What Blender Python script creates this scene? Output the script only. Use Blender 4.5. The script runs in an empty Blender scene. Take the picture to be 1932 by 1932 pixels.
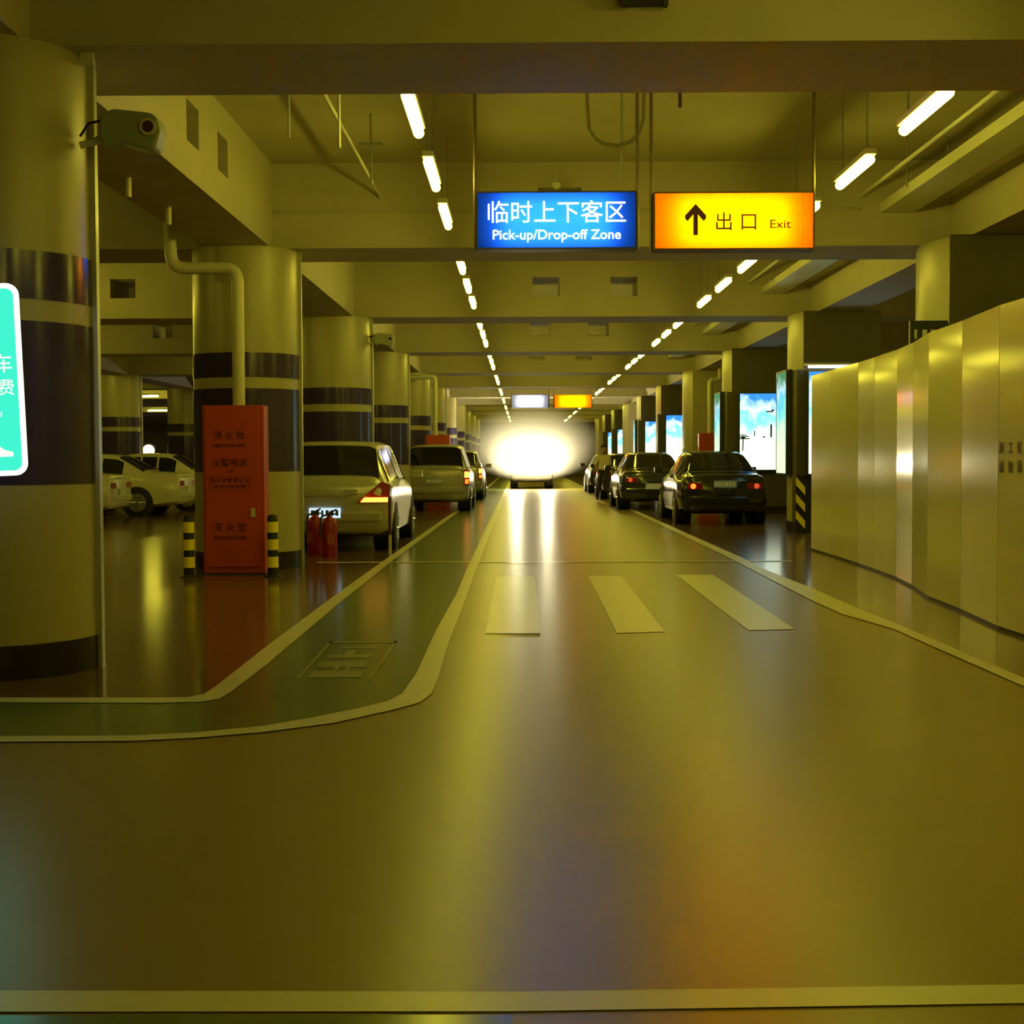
import bpy, bmesh, math, random
from mathutils import Vector, Matrix
random.seed(7)
S = bpy.context.scene
COL = S.collection

# ------------------------------------------------------------------ camera
F, W0 = 2576.0, 1932.0
CAMH = 1.32
PITCH = math.atan(102.0 / F)
YAW = math.atan(19.0 / F)
ROLL = math.radians(-0.22)
cam_d = bpy.data.cameras.new('camera')
cam = bpy.data.objects.new('camera', cam_d)
COL.objects.link(cam)
cam_d.sensor_width = 36.0
cam_d.lens = 36.0 * F / W0
cam_d.clip_end = 400
RM = Matrix.Rotation(YAW, 4, 'Z') @ Matrix.Rotation(math.pi / 2 - PITCH, 4, 'X') @ Matrix.Rotation(ROLL, 4, 'Z')
cam.matrix_world = Matrix.Translation((0, 0, CAMH)) @ RM
S.camera = cam
R3 = RM.to_3x3()

# ------------------------------------------------------------------ world, exposure
wd = bpy.data.worlds.new('world')
S.world = wd
wd.use_nodes = True
wd.node_tree.nodes['Background'].inputs[0].default_value = (0.01, 0.008, 0.001, 1)
wd.node_tree.nodes['Background'].inputs[1].default_value = 0.0
S.view_settings.view_transform = 'Standard'
S.view_settings.look = 'None'
S.view_settings.exposure = 0.0
S.view_settings.gamma = 1.0
S.view_settings.use_curve_mapping = False
cy = S.cycles
cy.use_denoising = True
cy.max_bounces = 7
cy.diffuse_bounces = 4
cy.glossy_bounces = 4
cy.transmission_bounces = 4
cy.volume_bounces = 1
cy.sample_clamp_indirect = 8.0
cy.use_light_tree = True
cy.caustics_reflective = False
cy.caustics_refractive = False

TUBE_COL = (1.0, 0.86, 0.066)
TUBE_STR = 35.0
HEAD_STR = 3000.0
HAZE_DENS = 0.75

def ray(px, py):
    return R3 @ Vector(((px - 966.0) / F, (966.0 - py) / F, -1.0))
def gnd(px, py, z=0.0):
    """world point on the floor seen through a photograph position (used for laying out paint and walls)"""
    d = ray(px, py)
    t = (z - CAMH) / d.z
    return Vector((d.x * t, d.y * t, z))
def at(px, py, Y):
    d = ray(px, py)
    t = Y / d.y
    return Vector((d.x * t, Y, CAMH + d.z * t))

# ------------------------------------------------------------------ materials
MATS = {}
def mat(name, col, rough=0.5, metal=0.0, spec=0.5, noise=0.0, nscale=4.0, rnoise=0.0, bump=0.0, coat=0.0, emit=None, es=0.0):
    if name in MATS:
        return MATS[name]
    m = bpy.data.materials.new(name)
    m.use_nodes = True
    nt = m.node_tree
    b = nt.nodes['Principled BSDF']
    b.inputs['Base Color'].default_value = (*col, 1)
    b.inputs['Roughness'].default_value = rough
    b.inputs['Metallic'].default_value = metal
    b.inputs['Specular IOR Level'].default_value = spec
    b.inputs['Coat Weight'].default_value = coat
    b.inputs['Coat Roughness'].default_value = 0.08
    if emit:
        b.inputs['Emission Color'].default_value = (*emit, 1)
        b.inputs['Emission Strength'].default_value = es
    if noise or rnoise or bump:
        tc = nt.nodes.new('ShaderNodeTexCoord')
        nz = nt.nodes.new('ShaderNodeTexNoise')
        nz.inputs['Scale'].default_value = nscale
        nz.inputs['Detail'].default_value = 6
        nz.inputs['Roughness'].default_value = 0.65
        nt.links.new(tc.outputs['Object'], nz.inputs['Vector'])
        if noise:
            mx = nt.nodes.new('ShaderNodeMix')
            mx.data_type = 'RGBA'
            mx.inputs['A'].default_value = (*[c * (1 - noise) for c in col], 1)
            mx.inputs['B'].default_value = (*[min(1, c * (1 + noise)) for c in col], 1)
            nt.links.new(nz.outputs['Fac'], mx.inputs['Factor'])
            nt.links.new(mx.outputs['Result'], b.inputs['Base Color'])
        if rnoise:
            mr = nt.nodes.new('ShaderNodeMapRange')
            mr.inputs['From Min'].default_value = 0.3
            mr.inputs['From Max'].default_value = 0.7
            mr.inputs['To Min'].default_value = max(0.02, rough - rnoise)
            mr.inputs['To Max'].default_value = rough + rnoise
            nt.links.new(nz.outputs['Fac'], mr.inputs['Value'])
            nt.links.new(mr.outputs['Result'], b.inputs['Roughness'])
        if bump:
            bp = nt.nodes.new('ShaderNodeBump')
            bp.inputs['Strength'].default_value = bump
            bp.inputs['Distance'].default_value = 0.02
            nt.links.new(nz.outputs['Fac'], bp.inputs['Height'])
            nt.links.new(bp.outputs['Normal'], b.inputs['Normal'])
    MATS[name] = m
    return m

def emis(name, col, strength):
    if name in MATS:
        return MATS[name]
    m = bpy.data.materials.new(name)
    m.use_nodes = True
    nt = m.node_tree
    nt.nodes.clear()
    o = nt.nodes.new('ShaderNodeOutputMaterial')
    e = nt.nodes.new('ShaderNodeEmission')
    e.inputs[0].default_value = (*col, 1)
    e.inputs[1].default_value = strength
    nt.links.new(e.outputs[0], o.inputs[0])
    MATS[name] = m
    return m

def translucent(name, col):
    """acrylic face of a light box: lets the tubes behind it shine through"""
    m = bpy.data.materials.new(name)
    m.use_nodes = True
    nt = m.node_tree
    nt.nodes.clear()
    o = nt.nodes.new('ShaderNodeOutputMaterial')
    a = nt.nodes.new('ShaderNodeBsdfTranslucent')
    a.inputs[0].default_value = (*col, 1)
    g = nt.nodes.new('ShaderNodeBsdfDiffuse')
    g.inputs[0].default_value = (*[c * 0.4 for c in col], 1)
    x = nt.nodes.new('ShaderNodeMixShader')
    x.inputs[0].default_value = 0.2
    nt.links.new(a.outputs[0], x.inputs[1])
    nt.links.new(g.outputs[0], x.inputs[2])
    nt.links.new(x.outputs[0], o.inputs[0])
    return m

def poster(name, seed, strength, top=(0.03, 0.22, 0.75)):
    """backlit printed poster: blue sky, pale clouds, white beach with a few dark figures"""
    m = bpy.data.materials.new(name)
    m.use_nodes = True
    nt = m.node_tree
    nt.nodes.clear()
    o = nt.nodes.new('ShaderNodeOutputMaterial')
    e = nt.nodes.new('ShaderNodeEmission')
    e.inputs[1].default_value = strength
    tc = nt.nodes.new('ShaderNodeTexCoord')
    sp = nt.nodes.new('ShaderNodeSeparateXYZ')
    nt.links.new(tc.outputs['Generated'], sp.inputs[0])
    mp = nt.nodes.new('ShaderNodeMapping')
    mp.inputs['Location'].default_value = (seed, seed * 0.7, seed * 1.3)
    mp.inputs['Scale'].default_value = (1.6, 1.6, 2.6)
    nt.links.new(tc.outputs['Generated'], mp.inputs[0])
    nz = nt.nodes.new('ShaderNodeTexNoise')
    nz.inputs['Scale'].default_value = 1.7
    nz.inputs['Detail'].default_value = 4
    nt.links.new(mp.outputs[0], nz.inputs['Vector'])
    ad = nt.nodes.new('ShaderNodeMath')
    ad.operation = 'MULTIPLY_ADD'
    ad.inputs[1].default_value = 0.75
    nt.links.new(nz.outputs['Fac'], ad.inputs[0])
    nt.links.new(sp.outputs['Z'], ad.inputs[2])
    cr = nt.nodes.new('ShaderNodeValToRGB')
    el = cr.color_ramp.elements
    el[0].position = 0.40
    el[0].color = (0.95, 1.0, 0.72, 1)
    el[1].position = 1.33 / 1.5
    el[1].color = (*top, 1)
    for p, c in ((0.55, (0.75, 1.0, 0.75, 1)), (0.66, (0.30, 0.95, 0.85, 1)), (0.72, (0.16, 0.75, 0.95, 1)), (0.79, (0.62, 0.95, 1.0, 1))):
        k = el.new(p)
        k.color = c
    sc = nt.nodes.new('ShaderNodeMath')
    sc.operation = 'MULTIPLY'
    sc.inputs[1].default_value = 1 / 1.5
    nt.links.new(ad.outputs[0], sc.inputs[0])
    nt.links.new(sc.outputs[0], cr.inputs[0])
    nt.links.new(cr.outputs[0], e.inputs[0])
    nt.links.new(e.outputs[0], o.inputs[0])
    return m

CONC = mat('painted_concrete', (0.50, 0.455, 0.36), 0.75, noise=0.16, nscale=1.3, bump=0.08)
CONC2 = mat('ceiling_concrete', (0.47, 0.43, 0.34), 0.85, noise=0.18, nscale=0.9)
COLM = mat('column_cladding', (0.42, 0.385, 0.25), 0.34, noise=0.06, nscale=2)
BAND = mat('dark_film', (0.050, 0.036, 0.15), 0.16, noise=0.35, nscale=7)
BASE = mat('black_plinth', (0.020, 0.013, 0.012), 0.2)
STEEL = mat('steel_edge', (0.50, 0.50, 0.40), 0.28, metal=0.25)
DARKCLAD = mat('dark_cladding', (0.085, 0.075, 0.042), 0.45, noise=0.2, nscale=3)
GREY = mat('grey_metal', (0.30, 0.30, 0.28), 0.45, metal=0.2)
LGREY = mat('white_painted_pipe', (0.62, 0.60, 0.50), 0.4)
DGREY = mat('dark_metal', (0.035, 0.032, 0.025), 0.5)
BLACK = mat('black_rubber', (0.012, 0.012, 0.012), 0.6)
RED = mat('cabinet_red', (0.52, 0.072, 0.012), 0.35, noise=0.08, nscale=3)
REDTXT = mat('maroon_lettering', (0.10, 0.012, 0.008), 0.5)
EXTRED = mat('extinguisher_red', (0.30, 0.010, 0.008), 0.28)
YEL = mat('reflective_yellow', (1.0, 0.86, 0.03), 0.35)
FENCE = mat('hoarding_panel', (0.66, 0.62, 0.36), 0.11, spec=.28, noise=0.05, nscale=1.5)
TUBE = emis('lamp_tube', TUBE_COL, TUBE_STR)
LINE = mat('road_paint', (0.60, 0.56, 0.40), 0.32, noise=0.12, nscale=5)
FLOOR = mat('lane_epoxy', (0.245, 0.180, 0.050), 0.30, spec=.28, noise=0.10, nscale=0.5)
BAYF = mat('bay_epoxy', (0.150, 0.090, 0.042), 0.14, noise=0.12, nscale=0.6)
GREENF = mat('green_epoxy', (0.095, 0.140, 0.038), 0.20, noise=0.12, nscale=0.6)
GREENTXT = mat('faded_road_paint', (0.20, 0.19, 0.09), 0.4)

# ------------------------------------------------------------------ builders
class MB:
    def __init__(s):
        s.v, s.f = [], []
    def add(s, vs, fs):
        n = len(s.v)
        s.v += [tuple(v) for v in vs]
        s.f += [tuple(i + n for i in f) for f in fs]
        return s
    def box(s, x0, x1, y0, y1, z0, z1):
        vs = [(x, y, z) for z in (z0, z1) for y in (y0, y1) for x in (x0, x1)]
        return s.add(vs, [(0, 2, 3, 1), (4, 5, 7, 6), (0, 1, 5, 4), (2, 6, 7, 3), (0, 4, 6, 2), (1, 3, 7, 5)])
    def prism(s, poly, z0, z1):
        n = len(poly)
        vs = [(p[0], p[1], z0) for p in poly] + [(p[0], p[1], z1) for p in poly]
        fs = [tuple(range(n - 1, -1, -1)), tuple(range(n, 2 * n))]
        fs += [(i, (i + 1) % n, n + (i + 1) % n, n + i) for i in range(n)]
        return s.add(vs, fs)
    def tube(s, pts, r, n=12, caps=True, r2=None):
        pts = [Vector(p) for p in pts]
        rings = []
        prev = None
        for i, p in enumerate(pts):
            t = (pts[min(i + 1, len(pts) - 1)] - pts[max(i - 1, 0)]).normalized()
            if prev is None:
                a = Vector((0, 0, 1)) if abs(t.z) < 0.9 else Vector((1, 0, 0))
                u = t.cross(a).normalized()
            else:
                u = (prev - t * prev.dot(t)).normalized()
            prev = u
            w = t.cross(u)
            rr = r if r2 is None else r + (r2 - r) * i / (len(pts) - 1)
            rings.append([p + (u * math.cos(2 * math.pi * k / n) + w * math.sin(2 * math.pi * k / n)) * rr for k in range(n)])
        vs = [v for q in rings for v in q]
        fs = []
        for i in range(len(rings) - 1):
            for k in range(n):
                a, b = i * n + k, i * n + (k + 1) % n
                fs.append((a, b, b + n, a + n))
        if caps:
            fs.append(tuple(range(n - 1, -1, -1)))
            fs.append(tuple(range((len(rings) - 1) * n, len(rings) * n)))
        return s.add(vs, fs)
    def lathe(s, prof, c=(0, 0, 0), axis='Z', n=24):
        vs, fs = [], []
        for r, h in prof:
            for k in range(n):
                a = 2 * math.pi * k / n
                x, y = r * math.cos(a), r * math.sin(a)
                v = (x, y, h) if axis == 'Z' else ((h, x, y) if axis == 'X' else (x, h, y))
                vs.append((v[0] + c[0], v[1] + c[1], v[2] + c[2]))
        for i in range(len(prof) - 1):
            for k in range(n):
                a, b = i * n + k, i * n + (k + 1) % n
                fs.append((a, b, b + n, a + n))
        fs.append(tuple(range(n - 1, -1, -1)))
        fs.append(tuple(range((len(prof) - 1) * n, len(prof) * n)))
        return s.add(vs, fs)
    def build(s, name, m, parent=None, smooth=False, bev=0.0):
        me = bpy.data.meshes.new(name)
        me.from_pydata(s.v, [], s.f)
        bm = bmesh.new()
        bm.from_mesh(me)
        bmesh.ops.recalc_face_normals(bm, faces=bm.faces)
        bm.to_mesh(me)
        bm.free()
        o = bpy.data.objects.new(name, me)
        COL.objects.link(o)
        me.materials.append(m)
        if smooth:
            for p in me.polygons:
                p.use_smooth = True
            try:
                me.set_sharp_from_angle(angle=math.radians(40))
            except Exception:
                pass
        if bev:
            b = o.modifiers.new('bevel', 'BEVEL')
            b.width = bev
            b.segments = 2
            b.limit_method = 'ANGLE'
        if parent:
            o.parent = parent
        return o

def tag(o, label=None, cat=None, group=None, kind=None):
    if label: o['label'] = label
    if cat: o['category'] = cat
    if group: o['group'] = group
    if kind: o['kind'] = kind
    return o
def thing(name, label, cat, loc=(0, 0, 0), rz=0.0, group=None, kind=None):
    o = bpy.data.objects.new(name, None)
    COL.objects.link(o)
    o.location = loc
    o.rotation_euler = (0, 0, rz)
    o.empty_display_size = 0.2
    return tag(o, label, cat, group, kind)
def kids(o):
    return [c for c in bpy.data.objects if c.parent == o]
def dup(root, loc, rz=None, label=None, group=None):
    r = root.copy()
    COL.objects.link(r)
    r.location = loc
    if rz is not None: r.rotation_euler = (0, 0, rz)
    if label: r['label'] = label
    if group: r['group'] = group
    for ch in kids(root):
        if ch == r: continue
        c = ch.copy()
        COL.objects.link(c)
        c.parent = r
        for g in kids(ch):
            d = g.copy()
            COL.objects.link(d)
            d.parent = c
    return r

def text_mesh(body, size, m, parent, name='lettering', loc=(0, 0, 0), face='-Y', depth=0.002, align='CENTER', bold=0.0, sx=1.0):
    c = bpy.data.curves.new('t', 'FONT')
    c.body = body
    c.size = size
    c.extrude = depth
    c.offset = bold
    c.align_x = align
    c.align_y = 'CENTER'
    o = bpy.data.objects.new('t', c)
    COL.objects.link(o)
    dg = bpy.context.evaluated_depsgraph_get()
    me = bpy.data.meshes.new_from_object(o.evaluated_get(dg))
    bpy.data.objects.remove(o)
    if face == '-Y':
        M = Matrix.Rotation(math.pi / 2, 4, 'X')
    elif face == '-X':
        M = Matrix.Rotation(-math.pi / 2, 4, 'Z') @ Matrix.Rotation(math.pi / 2, 4, 'X')
    else:
        M = Matrix.Identity(4)
    me.transform(Matrix.Translation(loc) @ M @ Matrix.Diagonal((sx, 1, 1, 1)))
    ob = bpy.data.objects.new(name, me)
    COL.objects.link(ob)
    me.materials.clear()
    me.materials.append(m)
    if parent: ob.parent = parent
    return ob

ORD = ['zeroth', 'first', 'second', 'third', 'fourth', 'fifth', 'sixth', 'seventh', 'eighth', 'ninth', 'tenth', 'eleventh', 'twelfth', 'thirteenth']
def ordn(n):
    if n < len(ORD): return ORD[n]
    suf = 'th' if 10 <= n % 100 <= 20 else {1: 'st', 2: 'nd', 3: 'rd'}.get(n % 10, 'th')
    return '%d%s' % (n, suf)

# ------------------------------------------------------------------ shell
D = 8.0            # bay length
SOF, CEI = 3.82, 4.82
BO, BW = .33, 1.15
XL, XR = -30.0, 9.2
YB, YF = -14.0, 104.0
floor = MB().box(XL, XR, YB, YF, -0.2, 0).build('floor', FLOOR)
tag(floor, 'glossy tan painted floor of the parking garage lane', 'floor', kind='structure')
o = MB().box(XL, XR, YB, YF, CEI, CEI + 0.2).build('ceiling', CONC2)
tag(o, 'pale concrete slab ceiling above the beams', 'ceiling', kind='structure')
for nm, a in (('wall_left', (XL - .2, XL, YB, YF, 0, CEI)), ('wall_right', (XR, XR + .2, YB, YF, 0, CEI)),
              ('wall_back', (XL, XR, YF, YF + .2, 0, CEI)), ('wall_front', (XL, XR, YB - .2, YB, 0, CEI))):
    o = MB().box(*a).build(nm, CONC)
    tag(o, {'wall_left': 'far left concrete wall of the garage', 'wall_right': 'concrete wall behind the right hand columns',
            'wall_back': 'concrete end wall at the far end of the lane', 'wall_front': 'concrete wall behind the viewer'}[nm], 'wall', kind='structure')

def beam_row(n):
    y0, y1 = n * D + BO, n * D + BO + BW
    mb = MB()
    if n >= 2:
        hz0, hz1 = 4.18, 4.52
        hs = [(0.20, 0.68), (1.58, 2.06)] if n > 2 else [(0.20, 0.72)]
        hs = {3: [(-7.3, -6.85)], 4: [(-8.7, -8.24)]}.get(n, []) + hs
        mb.box(XL, XR, y0, y1, SOF, hz0)
        mb.box(XL, XR, y0, y1, hz1, CEI)
        x = XL
        for a, b in sorted(hs):
            mb.box(x, a, y0, y1, hz0, hz1)
            x = b
        mb.box(x, XR, y0, y1, hz0, hz1)
    else:
        mb.box(XL, XR, y0, y1, SOF, CEI)
    return mb
for n in range(-1, 13):
    o = beam_row(n).build('ceiling_beam', CONC)
    lab = ('concrete cross beam over the viewer' if n < 1 else
           'nearest concrete cross beam, spanning the top of the photo' if n == 1 else
           '%s concrete cross beam spanning the lane, counted from the nearest' % ordn(n))
    tag(o, lab, 'beam', 'concrete cross beams', 'structure')
# longitudinal beams, one length per bay
def long_beam(x0, x1, n, side):
    y0, y1 = n * D + BO + BW, (n + 1) * D + BO
    mb = MB()
    if n == 1 and side == 'left':
        z0, z1 = 4.15, 4.52
        mb.box(x0, x1, y0, y1, SOF, z0)
        mb.box(x0, x1, y0, y1, z1, CEI)
        y = y0
        for a, b in ((12.2, 12.66), (13.44, 13.9)):
            mb.box(x0, x1, y, a, z0, z1)
            y = b
        mb.box(x0, x1, y, y1, z0, z1)
        mb.box(x0, x0 + .04, 12.2, 13.9, z0, z1)
    else:
        mb.box(x0, x1, y0, y1, SOF, CEI)
    o = mb.build('longitudinal_beam', CONC)
    tag(o, '%s length of the concrete beam running along the %s column row' % (ordn(n + 1), side), 'beam', 'beams along the columns', 'structure')
for n in range(0, 12):
    long_beam(-3.78, -2.96, n, 'left')
    long_beam(5.1, 5.85, n, 'right')
for n in range(3, 9):
    long_beam(-12.4, -11.6, n, 'far left')

# ------------------------------------------------------------------ floor paint (parts of the floor)
def paint(poly, name, m, z=0.003, label=None, th=0.0):
    n = len(poly)
    me = bpy.data.meshes.new(name)
    bm = bmesh.new()
    vs = [bm.verts.new((p[0], p[1], z)) for p in poly]
    f = bm.faces.new(vs)
    f.normal_update()
    if f.normal.z < 0: f.normal_flip()
    bmesh.ops.triangulate(bm, faces=bm.faces[:])
    bm.to_mesh(me)
    bm.free()
    me.materials.append(m)
    ob = bpy.data.objects.new(name, me)
    COL.objects.link(ob)
    ob.parent = floor
    if label: ob['label'] = label
    return ob
def strip(up, lo, name, m, z=0.006, label=None):
    """quad strip between two edges, each a list of ground points"""
    me = bpy.data.meshes.new(name)
    n = len(up)
    vs = [(p[0], p[1], z) for p in up] + [(p[0], p[1], z) for p in lo]
    me.from_pydata(vs, [], [(i, i + 1, n + i + 1, n + i) for i in range(n - 1)])
    bm = bmesh.new(); bm.from_mesh(me)
    for f in bm.faces:
        f.normal_update()
        if f.normal.z < 0: f.normal_flip()
    bm.to_mesh(me); bm.free()
    me.materials.append(m)
    ob = bpy.data.objects.new(name, me)
    COL.objects.link(ob)
    ob.parent = floor
    if label: ob['label'] = label
    return ob
def resamp(pts, n):
    L = [0]
    for a, b in zip(pts, pts[1:]): L.append(L[-1] + (Vector(b[:2]) - Vector(a[:2])).length)
    out = []
    for i in range(n):
        t = L[-1] * i / (n - 1)
        k = max(j for j in range(len(L)) if L[j] <= t + 1e-9)
        if k >= len(pts) - 1: out.append(Vector(pts[-1][:2])); continue
        u = (t - L[k]) / max(1e-9, L[k + 1] - L[k])
        out.append(Vector(pts[k][:2]).lerp(Vector(pts[k + 1][:2]), u))
    return out
G = lambda l: [gnd(*p) for p in l]
FARY = 96.0
# inner line (bay | green walkway)
u1 = G([(-330, 1318), (0, 1318), (300, 1318), (355, 1317), (385, 1311), (405, 1298), (500, 1223), (620, 1133), (733, 1052)]) + [Vector((-1.62, 40, 0)), Vector((-1.60, FARY, 0))]
l1 = G([(-330, 1327), (0, 1327), (300, 1328), (380, 1326), (415, 1320), (437, 1306), (505, 1254), (636, 1142), (749, 1052)]) + [Vector((-1.50, 40, 0)), Vector((-1.46, FARY, 0))]
strip(u1, l1, 'walkway_edge_line', LINE, label='pale line between the dark bay and the green walkway')
u2 = G([(-330, 1391), (0, 1391), (250, 1390), (370, 1384), (500, 1371), (593, 1355), (681, 1337), (733, 1324), (759, 1310), (785, 1273), (823, 1190), (862, 1120), (880, 1076)]) + [Vector((-.70, 40, 0)), Vector((-.70, FARY, 0))]
l2 = G([(-330, 1403), (0, 1402), (250, 1400), (370, 1394), (500, 1383), (629, 1366), (746, 1340), (792, 1327), (814, 1311), (826, 1283), (844, 1221), (870, 1154), (893, 1089)]) + [Vector((-.58, 40, 0)), Vector((-.58, FARY, 0))]
strip(u2, l2, 'lane_edge_line', LINE, label='pale curved line between the green walkway and the lane')
paint(l1 + list(reversed(u2)), 'green_walkway', GREENF, label='green painted walkway')
paint([Vector((XL, u1[0].y, 0))] + u1 + [Vector((XL, FARY, 0))], 'parking_bay_paint', BAYF, label='dark brown parking bay floor left of the lane')
# right line
u3 = G([(1400, 1053), (1450, 1078), (1528, 1109), (1610, 1145), (1698, 1181), (1932, 1281), (2150, 1372)])
l3 = G([(1375, 1053), (1450, 1092), (1528, 1132), (1590, 1160), (1683, 1187), (1932, 1297), (2150, 1392)])
u3 = [Vector((2.82, FARY, 0)), Vector((2.80, 40, 0))] + u3
l3 = [Vector((2.70, FARY, 0)), Vector((2.68, 40, 0))] + l3
strip(u3, l3, 'lane_edge_line', LINE, label='pale line along the right side of the lane')
paint(u3 + [Vector((XR, u3[-1].y, 0)), Vector((XR, FARY, 0))], 'parking_bay_paint', BAYF, label='dark brown parking bay floor right of the lane')
# crosswalk
for q in ([(935, 1088), (1008, 1088), (1020, 1196), (916, 1196)], [(1110, 1087), (1172, 1087), (1254, 1193), (1164, 1195)], [(1275, 1085), (1345, 1085), (1500, 1188), (1412, 1190)]):
    paint(G(q), 'crosswalk_stripe', LINE, z=0.004)
paint(G([(-200, 1871), (966, 1874), (2150, 1857), (2150, 1892), (966, 1911), (-200, 1912)]), 'stop_line', LINE, z=0.004, label='white line across the foreground')
paint(G([(-300, 1917), (966, 1916), (966, 2080), (-300, 2080)]), 'green_walkway', GREENF, z=0.002, label='strip of green paint nearest the viewer')
paint([Vector((-2.6, 17.16, 0)), Vector((3.4, 17.16, 0)), Vector((3.4, 17.30, 0)), Vector((-2.6, 17.30, 0))], 'floor_joint', LINE, z=0.0075, label='thin pale joint across the lane')
# faded boxed marking on the green walkway
c0, c1, c2, c3 = [gnd(*p) for p in ((556, 1284), (700, 1284), (750, 1211), (622, 1211))]
def uv(u, v):
    return c0.lerp(c1, u).lerp(c3.lerp(c2, u), v)
def uvq(a, b, c, d):
    return [uv(a, b), uv(c, b), uv(c, d), uv(a, d)]
mk = MB()
for q in (uvq(.0, .0, .045, 1), uvq(.955, 0, 1, 1), uvq(0, .95, 1, 1), uvq(.14, .05, .84, .20), uvq(.14, .28, .80, .42), uvq(.16, .52, .78, .60), uvq(.38, .60, .52, .74), uvq(.40, .20, .46, .28), uvq(.55, .20, .61, .28), uvq(.25, .78, .75, .84)):
    k = [Vector((p.x, p.y, 0.005)) for p in q]
    mk.add(k, [(0, 1, 2, 3)])
o = mk.build('walkway_marking', GREENTXT, floor)
o['label'] = 'faded boxed marking painted on the green walkway'

# ------------------------------------------------------------------ columns
RC = 0.64
def arc_band(r, z0, z1, a0=0.0, a1=2 * math.pi, th=0.006, n=56):
    mb = MB()
    if a1 - a0 > 6.28:
        return mb.lathe([(r - 0.02, z0), (r, z0), (r, z1), (r - 0.02, z1)], n=n)
    vs, fs = [], []
    for i in range(n + 1):
        a = a0 + (a1 - a0) * i / n
        for rr, z in ((r - th, z0), (r, z0), (r, z1), (r - th, z1)):
            vs.append((rr * math.cos(a), rr * math.sin(a), z))
    for i in range(n):
        b = i * 4
        for k in range(4):
            fs.append((b + k, b + (k + 1) % 4, b + 4 + (k + 1) % 4, b + 4 + k))
    fs += [(0, 1, 2, 3), (n * 4 + 3, n * 4 + 2, n * 4 + 1, n * 4)]
    return mb.add(vs, fs)
def round_column(x, y, label):
    t = thing('round_column', label, 'column', (x, y, 0), kind='structure', group='round columns with dark bands')
    MB().lathe([(RC, 0.0), (RC, SOF)], n=64).build('shaft', COLM, t, smooth=True)
    MB().lathe([(RC + .012, 0.0), (RC + .012, 0.21)], n=64).build('plinth', BASE, t, smooth=True)
    arc_band(RC + .006, 1.17, 2.15).build('dark_band', BAND, t, smooth=True)
    arc_band(RC + .006, 2.28, 2.57).build('dark_band', BAND, t, smooth=True)
    MB().box(RC - .005, RC + .035, -.06, .0, 0.0, SOF).build('edge_strip', STEEL, t)
    return t
CX = -3.34
c1_ = round_column(CX, 8.66, 'nearest round column with dark bands, at the left edge')
for n in range(2, 12):
    lab = 'round column with dark bands behind the red fire cabinet' if n == 2 else '%s round column with dark bands along the left of the lane' % ordn(n)
    dup(c1_, (CX, n * D + .66, 0), label=lab)
for i, (x, n) in enumerate(((-12.0, 4), (-12.0, 5), (-12.0, 6), (-12.0, 7), (-12.0, 8), (-20.0, 6), (-20.0, 7), (-20.0, 8))):
    dup(c1_, (x, n * D + .8, 0), label='distant round column with dark bands, %s in the %s row beyond the white cars' % (ordn(i + 1 if i < 5 else i - 4), 'second' if i < 5 else 'third'))

XC = 4.74
def rect_column(n, label, clad=True):
    y0 = n * D - .42
    t = thing('square_column', label, 'column', (XC, y0, 0), kind='structure', group='columns along the right of the lane')
    dpt = 1.55
    poly = [(1.41, 0), (1.41, dpt)] + [(0.20 - 0.20 * math.sin(math.pi * k / 12), dpt - dpt * k / 12) for k in range(13)]
    MB().prism(poly, 0.18, SOF).build('shaft', COLM, t, smooth=True)
    MB().prism([(p[0] * 1.004 - .004, p[1] * 1.004 - .003) for p in poly], 0, .18).build('plinth', BASE, t)
    if clad:
        MB().box(0.10, 1.42, -.03, -.002, .18, SOF).build('front_cladding', DARKCLAD, t)
        MB().box(-.012, .20, -.031, .36, .19, 2.82).build('corner_cladding', DARKCLAD, t)
    return t
clads = {2: 1, 3: 1, 4: 1, 5: 0, 6: 1, 7: 1, 8: 0, 9: 1, 10: 1, 11: 0}
for n, k in clads.items():
    rect_column(n, '%s column along the right of the lane, %s' % (ordn(n - 1), 'dark clad front behind the hoarding' if n == 2 else ('dark clad front with a lit poster' if k else 'plain tan front')), k)

# lit poster boxes
STRUCT_FRAME = mat('poster_frame', (0.05, 0.06, 0.04), 0.35, metal=0.4)
def ad_box(x0, x1, y, z0, z1, label, seed, st):
    t = thing('poster_light_box', label, 'light box', ((x0 + x1) / 2, y, z0), group='lit posters on the right columns')
    w, h = (x1 - x0) / 2, z1 - z0
    MB().box(-w, w, 0.02, .15, 0, h).build('casing', STRUCT_FRAME, t)
    b = MB()
    b.box(-w, w, -.012, .02, h - .03, h).box(-w, w, -.012, .02, 0, .03).box(-w, -w + .03, -.012, .02, .03, h - .03).box(w - .03, w, -.012, .02, .03, h - .03)
    b.build('frame', STRUCT_FRAME, t)
    MB().box(-w + .03, w - .03, -.004, .018, .03, h - .03).build('poster_face', poster('poster_print', seed, st), t)
    return t
AST = 1.7
PG = poster
adl = {2: 'hidden poster', 3: 'lit blue and white poster half hidden behind the end of the hoarding',
       4: 'large lit blue and white poster behind the black sedan', 6: 'lit poster past the red cabinet column on the right',
       7: 'narrower lit blue poster farther right of the lane, above the dark parked car', 9: 'small lit poster far down the right columns', 10: 'farthest small lit poster on the right columns'}
ad_fig = {}
for n, lab in adl.items():
    if n == 2: continue
    ad_fig[n] = ad_box(XC + (.13 if n == 3 else .23), XC + 1.24, n * D - .42 - .19, 1.0, 2.80, lab, n * 1.7, AST)
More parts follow.
